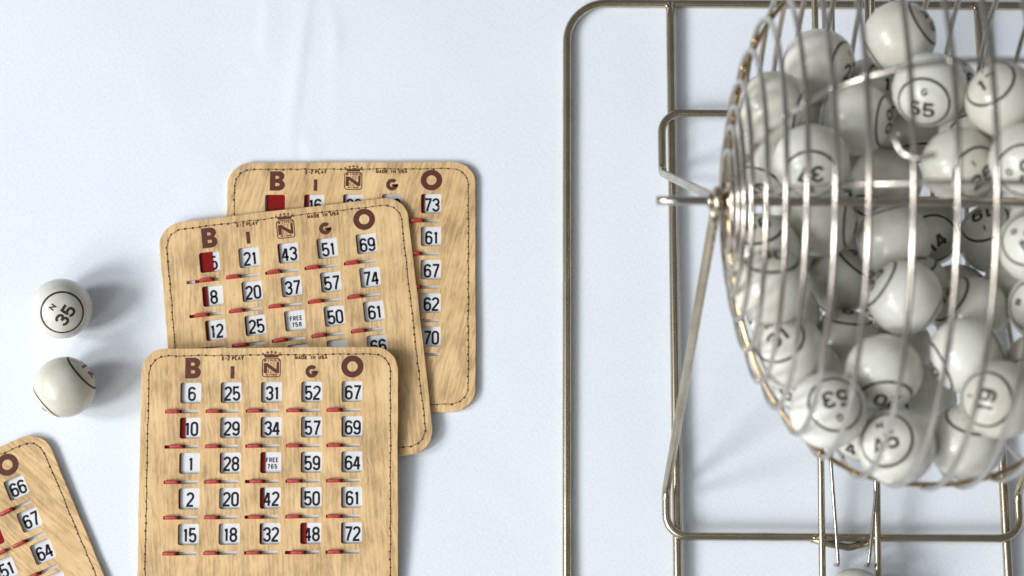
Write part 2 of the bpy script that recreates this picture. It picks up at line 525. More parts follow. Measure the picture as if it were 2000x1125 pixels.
    if ch == '*': return [([(r * 0.6, h * 0.85), (r * 1.4, h * 0.85)], False), ([(r, h * 0.65), (r, h * 1.05)], False)]
    return []

def ribbon(pts, closed, st, step=None):
    """Left and right rims of a stroke of width st, mitred."""
    P = [np.array(p, float) for p in pts]
    P = [p for i, p in enumerate(P) if i == 0 or np.linalg.norm(p - P[i - 1]) > 1e-6]
    if closed and np.linalg.norm(P[0] - P[-1]) < 1e-6: P.pop()
    if step:
        Q = []
        n = len(P)
        for i in range(n if closed else n - 1):
            a, b = P[i], P[(i + 1) % n]
            k = max(1, int(np.linalg.norm(b - a) / step))
            Q += [a + (b - a) * j / k for j in range(k)]
        if not closed: Q.append(P[-1])
        P = Q
    n = len(P)
    Lr, Rr = [], []
    for i in range(n):
        a = P[i - 1] if (i > 0 or closed) else None
        c = P[(i + 1) % n] if (i < n - 1 or closed) else None
        d1 = (P[i] - a) if a is not None else None
        d2 = (c - P[i]) if c is not None else None
        if d1 is None: d1 = d2
        if d2 is None: d2 = d1
        d1 = d1 / np.linalg.norm(d1); d2 = d2 / np.linalg.norm(d2)
        n1 = np.array([-d1[1], d1[0]]); n2 = np.array([-d2[1], d2[0]])
        nn = n1 + n2
        L = np.linalg.norm(nn)
        nn = nn / L if L > 1e-3 else n1
        k = min(1 / max(0.35, float(nn @ n1)), 2.2)
        Lr.append(P[i] + nn * st / 2 * k); Rr.append(P[i] - nn * st / 2 * k)
    return Lr, Rr

def strokes_mesh_data(strokes, st, step=None):
    V, F = [], []
    for pts, closed in strokes:
        a, b = ribbon(pts, closed, st, step)
        o = len(V)
        for p, q in zip(a, b): V += [p, q]
        n = len(a)
        for i in range(n if closed else n - 1):
            j = (i + 1) % n
            F.append((o + 2 * i + 1, o + 2 * j + 1, o + 2 * j, o + 2 * i))
    return V, F

def text_strokes(txt, w, h, st, gap, x=0.0, y=0.0, space=None, align='left', narrow=()):
    """Strokes of a line of text; w, h are outer sizes of a character."""
    out, cur = [], 0.0
    cw, chh = w - st, h - st
    for ch in txt:
        if ch == ' ':
            cur += (space if space is not None else w * 0.6); continue
        ww = cw
        if ch in '1I' and ch in narrow: ww = cw * 0.58
        for pts, cl in glyph(ch, ww, chh):
            out.append(([(p[0] + cur + st / 2, p[1] + st / 2) for p in pts], cl))
        cur += ww + st + gap
    tot = cur - gap
    dx = {'left': 0, 'center': -tot / 2, 'right': -tot}[align]
    return [([(p[0] + dx + x, p[1] + y) for p in pts], cl) for pts, cl in out]

def flat_mesh(name, V, F, z, tilt=0.0):
    return mesh_from(name, [(p[0] * MM, p[1] * MM, z * MM) for p in V], F)

# ------------------------------------------------------------------ bingo cards
CW, CH, CT = 160.8, 164.4, 3.0          # width, height, thickness
PX, PY = 25.2, 21.95                    # pitch of the windows
WW, WH = 12.8, 13.1                     # window opening
WX, WY = -56.9, 60.3                    # top left corner of the first window
COLS = 'BINGO'
def win(ci, ri): return WX + PX * ci, WY - PY * ri

def outline(inset=0.0, r=15.0, seg=12, wob=0.0, seed=0):
    pts = rrect(-CW / 2 - 1.3 + inset, -CH / 2 - 0.3 + inset, CW / 2 - 1.3 - inset, CH / 2 - 0.3 - inset, max(1.0, r - inset), seg)
    # straight sides get points of their own; corners and sides wander a little, as worn board does
    out = []
    for i, p in enumerate(pts):
        q = pts[(i + 1) % len(pts)]
        L = math.hypot(q[0] - p[0], q[1] - p[1])
        k = max(1, int(L / 6))
        for j in range(k):
            out.append((p[0] + (q[0] - p[0]) * j / k, p[1] + (q[1] - p[1]) * j / k))
    if wob:
        rg = random.Random(seed)
        ph = [rg.uniform(0, 6.28) for _ in range(4)]
        res = []
        n = len(out)
        for i, p in enumerate(out):
            t = 2 * math.pi * i / n
            w = wob * (0.6 * math.sin(7 * t + ph[0]) + 0.5 * math.sin(13 * t + ph[1]) + 0.4 * math.sin(29 * t + ph[2]) + 0.25 * math.sin(61 * t + ph[3]))
            d = math.hypot(*p)
            res.append((p[0] * (1 + w / d), p[1] * (1 + w / d)))
        out = res
    return out

def tray_mesh(seed):
    """Back board of the card with a raised rim on which the front sheet lies."""
    a = outline(0.55, wob=0.16, seed=seed); b = outline(0.0, wob=0.16, seed=seed); inn = outline(4.4)
    n = min(len(a), len(b), len(inn))
    bm = bmesh.new()
    def loop(pts, z):
        m = len(pts)
        return [bm.verts.new((pts[int(i * m / n)][0] * MM, pts[int(i * m / n)][1] * MM, z * MM)) for i in range(n)]
    l0, l1, l2, l3 = loop(a, 0.0), loop(b, 0.45), loop(b, 1.55), loop(outline(0.3, wob=0.16, seed=seed), 1.72)
    l4, l5 = loop(inn, 1.72), loop(inn, 0.70)
    bm.faces.new(l0[::-1])
    for p, q in ((l0, l1), (l1, l2), (l2, l3), (l3, l4), (l4, l5)):
        for i in range(n):
            j = (i + 1) % n
            bm.faces.new((p[i], p[j], q[j], q[i]))
    bm.faces.new(l5)
    bmesh.ops.recalc_face_normals(bm, faces=bm.faces)
    me = bpy.data.meshes.new('back_board'); bm.to_mesh(me); bm.free()
    return me

SLOT_DX, SLOT_DY, SLOT_L, SLOT_H = -9.3, -18.2, 20.8, 2.0
def front_mesh(seed):
    loops = [outline(0.3, wob=0.16, seed=seed)]
    g = 0.22                                    # the bevel closes each hole by this much
    for ci in range(5):
        for ri in range(5):
            x, y = win(ci, ri)
            loops.append(rrect(x - g, y - WH - g, x + WW + g, y + g, 1.5 + g, 5))
            loops.append(rrect(x + SLOT_DX - g, y + SLOT_DY - SLOT_H / 2 - g, x + SLOT_DX + SLOT_L + g, y + SLOT_DY + SLOT_H / 2 + g, 0.5, 2))
    return fill_mesh('front_sheet', loops, CT - 1.75, g, 1.75, 2)

def header_parts(card, ztop):
    z = ztop + 0.05
    def part(name, me): return mesh_object(name, me, M['brown'], card)
    # B: solid outline with two counters
    x, y = win(0, 0)
    x0, y0 = x + 2.7, y + 2.5
    bw, bh = 9.8, 13.1
    outer = [(x0, y0), (x0 + 5.6, y0)] + arc(x0 + 5.8, y0 + 3.75, 4.0, 3.75, -80, 62, 10) + [(x0 + 8.3, y0 + 7.0)] + \
            arc(x0 + 5.8, y0 + 9.75, 3.6, 3.35, -48, 84, 10) + [(x0 + 5.4, y0 + bh), (x0, y0 + bh)]
    c1 = [(x0 + 3.6, y0 + 3.1), (x0 + 5.2, y0 + 3.1)] + arc(x0 + 5.3, y0 + 4.15, 1.0, 1.05, -80, 80, 5) + [(x0 + 5.2, y0 + 5.2), (x0 + 3.6, y0 + 5.2)]
    c2 = [(x0 + 3.6, y0 + 8.0), (x0 + 5.0, y0 + 8.0)] + arc(x0 + 5.1, y0 + 9.0, 0.9, 1.0, -80, 80, 5) + [(x0 + 5.0, y0 + 10.0), (x0 + 3.6, y0 + 10.0)]
    part('letter', fill_mesh('letter', [outer, c1, c2], 0, 0, z))
    x, y = win(1, 0)
    part('letter', flat_mesh('letter', [(x + 5.9, y + 2.2), (x + 8.3, y + 2.2), (x + 8.3, y + 10.0), (x + 5.9, y + 10.0)], [(0, 1, 2, 3)], z))
    V, F = strokes_mesh_data(text_strokes('E-Z', 1.66, 2.6, 0.7, 0.06, x + 0.4, y + 13.65) + text_strokes('PLAY', 1.82, 2.6, 0.7, 0.08, x + 6.6, y + 13.65), 0.7)
    part('lettering', flat_mesh('lettering', V, F, z))
    # emblem: crown over a framed N
    x, y = win(2, 0)
    fx, fy, fw, fh = x + 0.45, y + 2.8, 11.7, 12.0
    V, F = strokes_mesh_data([(rrect(fx + 0.3, fy + 0.3, fx + fw - 0.3, fy + fh - 0.3, 1.6, 5), True)], 0.6)
    part('emblem_frame', flat_mesh('emblem_frame', V, F, z))
    nx, ny, nw, nh = fx + 1.0, fy + 2.55, 9.6, 6.5
    V = [(nx, ny), (nx + 2.1, ny), (nx + 2.1, ny + 4.0), (nx + nw - 2.1, ny), (nx + nw, ny), (nx + nw, ny + nh + 0.5), (nx + nw - 1.6, ny + nh + 0.5),
         (nx + nw - 1.6, ny + 2.4), (nx + 2.2, ny + nh), (nx, ny + nh)]
    part('letter', fill_mesh('letter', [V], 0, 0, z))
    st = text_strokes('BINGO', 1.65, 1.55, 0.42, 0.42, fx + 1.1, fy + 9.75) + text_strokes('KING', 1.5, 1.3, 0.4, 0.3, fx + 2.3, fy + 0.95) + text_strokes('*', 0.9, 1.0, 0.3, 0.2, fx + 9.0, fy + 1.25)
    V, F = strokes_mesh_data(st, 0.42)
    rg = random.Random(3)
    small = []
    for k in range(3):                           # the tiny figures printed behind the N
        for j in range(5):
            sx, sy = fx + 3.3 + k * 1.75, fy + 2.7 + j * 1.35
            t = (sx - nx - 2.1) / (nw - 4.2)
            yd = ny + 4.0 + (0 - 4.0) * t
            if yd - 1.3 < sy < yd + 2.6: continue
            small += text_strokes(rg.choice('01234567'), 0.95, 1.0, 0.22, 0.1, sx, sy)
    V2, F2 = strokes_mesh_data(small, 0.2)
    o = len(V)
    part('lettering', flat_mesh('lettering', V + V2, F + [tuple(i + o for i in f) for f in F2], z))
    cx, cy = fx + fw / 2, fy + fh + 0.35
    crown = [(cx - 4.0, cy), (cx + 4.0, cy), (cx + 4.6, cy + 0.9), (cx + 6.1, cy + 2.3), (cx + 4.1, cy + 2.3), (cx + 3.3, cy + 1.7), (cx + 2.4, cy + 2.5), (cx + 1.4, cy + 1.75), (cx, cy + 2.7),
             (cx - 1.4, cy + 1.75), (cx - 2.4, cy + 2.5), (cx - 3.3, cy + 1.7), (cx - 4.1, cy + 2.3), (cx - 6.1, cy + 2.3), (cx - 4.6, cy + 0.9)]
    cr = part('crown', fill_mesh('crown', [crown], 0, 0, z))
    V, F = [], []
    for dx, dy in ((-2.5, 3.3), (0, 3.6), (2.5, 3.3)):
        for ox, oy, s in ((0, 0.45, 0.5), (-0.5, -0.1, 0.45), (0.5, -0.1, 0.45), (0, -0.5, 0.35)):
            o = len(V)
            V += [(cx + dx + ox - s, cy + dy + oy), (cx + dx + ox, cy + dy + oy - s), (cx + dx + ox + s, cy + dy + oy), (cx + dx + ox, cy + dy + oy + s)]
            F.append((o, o + 1, o + 2, o + 3))
    for dx, dy in ((-5.4, 2.8), (5.3, 2.8)):
        o = len(V); s = 0.6
        V += [(cx + dx - s, cy + dy), (cx + dx, cy + dy - s), (cx + dx + s, cy + dy), (cx + dx, cy + dy + s)]
        F.append((o, o + 1, o + 2, o + 3))
    mesh_object('crown_point', flat_mesh('crown_point', V, F, z + 0.01), M['brown'], cr)
    x, y = win(3, 0)
    gx, gy = x + 2.4 + 3.9, y + 2.2 + 4.0
    V, F = strokes_mesh_data([(arc(gx, gy, 2.65, 2.75, 42, 335, 22) + [(gx + 2.65, gy + 0.05)], False), ([(gx + 3.95, gy - 0.05), (gx + 0.2, gy - 0.05)], False)], 2.5)
    # the cross bar of the G is thinner than its bowl
    V2, F2 = strokes_mesh_data([([(gx + 3.95, gy - 0.45), (gx - 0.1, gy - 0.45)], False)], 1.7)
    V1, F1 = strokes_mesh_data([(arc(gx, gy, 2.65, 2.75, 42, 358, 24), False)], 2.5)
    part('letter', flat_mesh('letter', V1 + V2, F1 + [tuple(i + len(V1) for i in f) for f in F2], z))
    st = text_strokes('MADE', 1.95, 2.5, 0.7, 0.1, x - 4.4, y + 13.8) + text_strokes('IN', 1.9, 2.5, 0.7, 0.1, x + 5.3, y + 13.8, narrow='I') + text_strokes('USA', 1.88, 2.5, 0.7, 0.08, x + 10.4, y + 13.8)
    V, F = strokes_mesh_data(st, 0.7)
    part('lettering', flat_mesh('lettering', V, F, z))
    x, y = win(4, 0)
    V, F = strokes_mesh_data([(arc(x + 6.6, y + 9.1, 5.15, 5.1, 0, 354, 59), True)], 3.7)
    part('letter', flat_mesh('letter', V, F, z))

def stitching_mesh(ztop, seed):
    pts = outline(4.8, r=15.5)
    P = [np.array(p) for p in pts]
    L = [0.0]
    for i in range(len(P)): L.append(L[-1] + np.linalg.norm(P[(i + 1) % len(P)] - P[i]))
    tot = L[-1]; n = int(tot / 4.65)
    rg = random.Random(seed)
    def point(s):
        s %= tot
        for i in range(len(P)):
            if L[i + 1] >= s:
                t = (s - L[i]) / (L[i + 1] - L[i]); return P[i] + (P[(i + 1) % len(P)] - P[i]) * t
    holes = [point(k * tot / n + rg.uniform(-0.3, 0.3)) + np.array([rg.uniform(-.25, .25), rg.uniform(-.25, .25)]) for k in range(n)]
    V, F, MI = [], [], []
    for k in range(n):
        a, b = holes[k], holes[(k + 1) % n]
        d = b - a; d /= np.linalg.norm(d); nn = np.array([-d[1], d[0]])
        o = len(V)                              # needle hole as a flat disc, its shade put into the colour
        s = rg.uniform(0.62, 0.9)
        for q in range(6):
            an = q * math.pi / 3
            p = a + s * (d * math.cos(an) * 1.15 + nn * math.sin(an) * 0.9)
            V.append((p[0], p[1], ztop + 0.03))
        F.append(tuple(range(o, o + 6))); MI.append(1)
        prof = [(-0.02, -0.05), (0.12, 0.16), (0.45, 0.30), (0.8, 0.18), (1.0, -0.05)]
        w = 0.2
        bow = rg.uniform(-0.15, 0.15)
        o = len(V)
        for t, hgt in prof:
            c = a + (b - a) * t + nn * bow * math.sin(math.pi * t)
            for dx, dz in ((-w, 0), (0, 0.14), (w, 0), (0, -0.14)):
                V.append((c[0] + nn[0] * dx, c[1] + nn[1] * dx, ztop + hgt + dz))
        for j in range(len(prof) - 1):
            for q in range(4):
                q2 = (q + 1) % 4
                F.append((o + 4 * j + q, o + 4 * j + q2, o + 4 * j + 4 + q2, o + 4 * j + 4 + q)); MI.append(0)
    me = mesh_from('stitching', [(x * MM, y * MM, z * MM) for x, y, z in V], F)
    me.materials.append(M['thread']); me.materials.append(M['hole'])
    me.polygons.foreach_set('material_index', MI[:len(me.polygons)])
    return me

def shutter_plate():
    return fill_mesh('shutter', [rrect(0, -WH / 2 - 6.7, 12.2, WH / 2 + 0.6, 0.4, 2)], 0.28, 0.04, 0.0, 1)
SHUTTER = shutter_plate(); SHUTTER.materials.append(M['shutter'])
def tab_mesh():
    # a wedge that rises towards its right end, with a rounded back
    V, F = [], []
    prof = [(0.0, 1.5), (0.5, 1.9), (3.0, 2.5), (6.6, 3.0), (7.6, 2.8), (8.4, 2.0)]
    for x, h in prof:
        hw = 1.05
        for yy, zz in ((-hw, -0.7), (hw, -0.7), (hw, h * 0.72), (hw * 0.6, h), (-hw * 0.6, h), (-hw, h * 0.72)):
            V.append((x * MM, yy * MM, zz * MM))
    n = 6
    for j in range(len(prof) - 1):
        for k in range(n):
            k2 = (k + 1) % n
            F.append((j * n + k, j * n + k2, (j + 1) * n + k2, (j + 1) * n + k))
    F.append(tuple(range(n))[::-1]); F.append(tuple(range((len(prof) - 1) * n, len(prof) * n)))
    return mesh_from('tab', V, F)
TAB = tab_mesh(); TAB.materials.append(M['tab'])

def make_card(label, numbers, covers, seed, grain, rows_built, origin, rot, tilt=0.0):
    """numbers[(col,row)] = text; covers[(col,row)] = mm of red film showing in the window."""
    card = empty('bingo_card')
    tag(card, label, 'bingo card', 'wood-grain bingo cards with sliding shutters')
    wood = wood_material(seed, grain)
    mesh_object('back_board', tray_mesh(seed), wood_material(seed, grain, True), card)
    fm = front_mesh(seed)
    mesh_object('front_sheet', fm, wood, card)
    x0, y0 = win(0, 0); x1, y1 = win(4, 4)
    sheet = mesh_object('number_sheet', fill_mesh('number_sheet', [rrect(-CW / 2 + 7, -CH / 2 + 30, CW / 2 - 7, CH / 2 - 15, 3, 3)], 0.12, 0.02, 0.72, 1), M['tile'], card)
    rg = random.Random(seed * 11 + 1)
    for ci in range(5):
        for ri in rows_built[ci]:
            x, y = win(ci, ri)
            txt = numbers.get((ci, ri))
            cx, cy = x + WW / 2 + 0.45, y - WH / 2 - 0.55
            if txt:
                if txt.startswith('FREE'):
                    a, b = txt.split()
                    st = text_strokes(a, 1.8, 3.0, 0.58, 0.28, cx + 0.3, cy + 0.75, align='center') + text_strokes(b, 1.75, 3.0, 0.58, 0.5, cx + 0.3, cy - 3.3, align='center')
                    V, F = strokes_mesh_data(st, 0.58)
                else:
                    st = text_strokes(txt, 4.9, 9.2, 1.42, 0.25, cx, cy - 4.5, align='center', narrow='1')
                    V, F = strokes_mesh_data(st, 1.42)
                mesh_object('printed_number', flat_mesh('printed_number', V, F, 0.88), M['digit'], sheet)
            cov = covers.get((ci, ri), rg.uniform(-0.05, 0.65))
            sh = bpy.data.objects.new('shutter', SHUTTER); COL.objects.link(sh); sh.parent = card
            sh.location = ((x + cov - 12.2) * MM, (y - WH / 2) * MM, 1.15 * MM)
            tb = bpy.data.objects.new('tab', TAB); COL.objects.link(tb); tb.parent = sh
            tb.location = ((SLOT_DX + 0.3 + 12.2 + max(0, cov * 0.0)) * MM, (SLOT_DY + WH / 2) * MM, 1.90 * MM)
            tb.rotation_euler = (0, 0, math.radians(rg.uniform(-2.2, 2.2)))
    header_parts(card, CT)
    stc = mesh_object('stitching', stitching_mesh(CT, seed), None, card)
    stc['kind'] = 'stuff'
    card.location = [c * MM for c in origin]
    card.rotation_euler = Matrix.Rotation(math.radians(rot), 4, 'Z').to_euler() if not tilt else \
        (Matrix.Rotation(math.radians(rot), 4, 'Z') @ Matrix.Rotation(math.radians(tilt), 4, 'X')).to_euler()
    return card

def pose(obs, rot, ztop):
    """Card centre (x, y) from windows seen in the photograph: obs = [(col, row, u, v)]."""
    c, s = math.cos(math.radians(rot)), math.sin(math.radians(rot))
    acc = np.zeros(2)
    for ci, ri, u, v in obs:
        x, y = win(ci, ri)
        p = at(u, v, ztop)[:2]
        acc += p - np.array([c * x - s * y, s * x + c * y])
    return acc / len(obs)

B_, I_, N_, G_, O_ = range(5)
allrows = {k: range(5) for k in range(5)}
# hindmost card, flat on the cloth
p = pose([(0, 0, 517.9, 379.5), (4, 0, 822.1, 379.5), (4, 4, 822.1, 636.5)], 0.3, CT)
make_card('bingo card lowest in the stack of three, O column 73 61 67 62 70',
          {(0, 0): '1', (1, 0): '16', (2, 0): '38', (3, 0): '48', (4, 0): '73', (4, 1): '61', (4, 2): '67', (4, 3): '62', (4, 4): '70'},
          {(0, 0): 13.0, (1, 0): 2.6, (2, 0): 1.1, (3, 0): 0.4, (4, 0): 2.0, (4, 2): 0.3}, 1, 14, {0: [0], 1: [0], 2: [0], 3: [0], 4: range(5)}, (p[0], p[1], 0.0), 0.3)
# card lying on it, turned anticlockwise
p = pose([(0, 0, 387.8, 492.3), (4, 0, 695.3, 459.5), (4, 2, 711.5, 591.7), (0, 2, 396.2, 622.7)], 7.0, 2 * CT + 0.1)
mid_card = make_card('tilted bingo card in the middle of the stack with FREE 758',
          {(0, 0): '15', (0, 1): '8', (0, 2): '12', (1, 0): '21', (1, 1): '20', (1, 2): '25', (2, 0): '43', (2, 1): '37', (2, 2): 'FREE 758',
           (3, 0): '51', (3, 1): '57', (3, 2): '50', (4, 0): '69', (4, 1): '74', (4, 2): '61', (4, 3): '66'},
          {(0, 0): 8.0, (0, 1): 3.0, (0, 2): 1.6, (1, 2): 0.8, (2, 0): 0.9, (1, 1): 0.5, (4, 0): 0.6}, 2, 3, {k: range(4) for k in range(5)}, (p[0] + 0.1, p[1] - 0.9, CT + 0.1), 7.0)
mid_card.scale = (1.0, 1.02, 1.0)        # this one is cut a little longer than the others
# front card, leaning on the middle one, its lower edge on the cloth
tl = 4.4
p = pose([(0, 0, 351.8, 744.8), (4, 0, 667.3, 742.7)], 0.55, CT + 11.0)
q = pose([(0, 4, 347.7, 1023.9), (4, 4, 668.1, 1019.7)], 0.55, CT + 4.2)
pc = (p + q) / 2
make_card('whole bingo card on top of the stack with FREE 765',
          {(0, 0): '6', (0, 1): '10', (0, 2): '1', (0, 3): '2', (0, 4): '15', (1, 0): '25', (1, 1): '29', (1, 2): '28', (1, 3): '20', (1, 4): '18',
           (2, 0): '31', (2, 1): '34', (2, 2): 'FREE 765', (2, 3): '42', (2, 4): '32', (3, 0): '52', (3, 1): '57', (3, 2): '59', (3, 3): '50', (3, 4): '48',
           (4, 0): '67', (4, 1): '69', (4, 2): '64', (4, 3): '61', (4, 4): '72'},
          {(0, 1): 2.9, (2, 2): 2.6, (2, 3): 2.2, (3, 4): 3.3, (2, 4): 1.0, (4, 4): 0.8, (1, 0): 0.4}, 3, -4, allrows, (pc[0], pc[1], 82.3 * math.sin(math.radians(tl)) + 0.05), 0.55, tl)
# card cut by the corner of the picture
p = pose([(4, 0, 5.4, 942.4), (4, 1, 31.1, 1004), (4, 2, 57.5, 1067.1)], 25.3, CT)
make_card('bingo card turned askew beside the two loose balls, O column 66 67 64',
          {(4, 0): '66', (4, 1): '67', (4, 2): '64', (3, 2): '51'}, {(3, 1): 13.0, (3, 0): 1.0}, 4, -24, {3: range(4), 4: range(4), 0: [], 1: [], 2: []}, (p[0], p[1], 0.0), 25.3)

# ------------------------------------------------------------------ bingo balls
BR = 19.0
bm = bmesh.new()
bmesh.ops.create_icosphere(bm, subdivisions=5, radius=BR * MM)
BALL = bpy.data.meshes.new('ball'); bm.to_mesh(BALL); bm.free()
BALL.polygons.foreach_set('use_smooth', [True] * len(BALL.polygons))
BALL.materials.append(M['ball'])

def on_sphere(V, sign=1):
    out = []
    R = BR + 0.07
    for p in V:
        rho = math.hypot(p[0], p[1])
        a = rho / BR
        k = math.sin(a) / rho if rho > 1e-9 else 1 / BR
        out.append((p[0] * k * R * MM, p[1] * k * R * MM * sign, math.cos(a) * R * MM * sign))
    return out

RING_V, RING_F = strokes_mesh_data([(arc(0, 0, 14.0, 14.0, 0, 354, 59), True)], 1.45)
def ring_mesh(sign):
    return mesh_from('ring', on_sphere(RING_V, sign), RING_F, True)
RINGS = {1: ring_mesh(1), -1: ring_mesh(-1)}
for m_ in RINGS.values(): m_.materials.append(M['ring'])
NUMS = {}
def number_mesh(letter, txt, sign):
    key = (letter, txt, sign)
    if key not in NUMS:
        st = text_strokes(txt, 6.3, 8.8, 1.75, 0.7, 0, -6.6, align='center', narrow='1')
        V, F = strokes_mesh_data(st, 1.75, 0.8)
        st2 = text_strokes(letter, 3.6, 3.9, 0.95, 0.3, 0, 5.3, align='center')
        V2, F2 = strokes_mesh_data(st2, 0.95, 0.8)
        o = len(V)
        m = mesh_from('number', on_sphere(V + V2, sign), F + [tuple(i + o for i in f) for f in F2], True)
        m.materials.append(M['ring'])
        NUMS[key] = m
    return NUMS[key]

def make_ball(pos, off, roll, letter, txt, label, group=None, rpx=None):
    """off: where the print's centre shows on the ball, right and up, as a share of its radius, seen from above the table's front."""
    o = bpy.data.objects.new('bingo_ball', BALL); COL.objects.link(o)
    tag(o, label, 'bingo ball', group)
    x, y = off
    k = math.hypot(x, y)
    if k > 0.985: x, y = x / k * 0.985, y / k * 0.985
    P = np.array(pos, float)
    f = P - np.array([0, 0, CAM_H]); f /= np.linalg.norm(f)
    rt = np.cross(f, _up); rt /= np.linalg.norm(rt)
    up = np.cross(rt, f)
    n = rt * x + up * y - f * math.sqrt(max(0.0, 1 - x * x - y * y))
    a = math.radians(roll)
    ri = rt * math.cos(a) + up * math.sin(a)
    ri = ri - n * (ri @ n); ri /= np.linalg.norm(ri)
    ux = np.cross(n, ri)
    o.matrix_world = Matrix(((ri[0], ux[0], n[0], P[0] * MM), (ri[1], ux[1], n[1], P[1] * MM), (ri[2], ux[2], n[2], P[2] * MM), (0, 0, 0, 1)))
    for s in (1, -1):
        r = bpy.data.objects.new('ring', RINGS[s]); COL.objects.link(r); r.parent = o
        t = bpy.data.objects.new('number', number_mesh(letter, txt, s)); COL.objects.link(t); t.parent = o
    return o

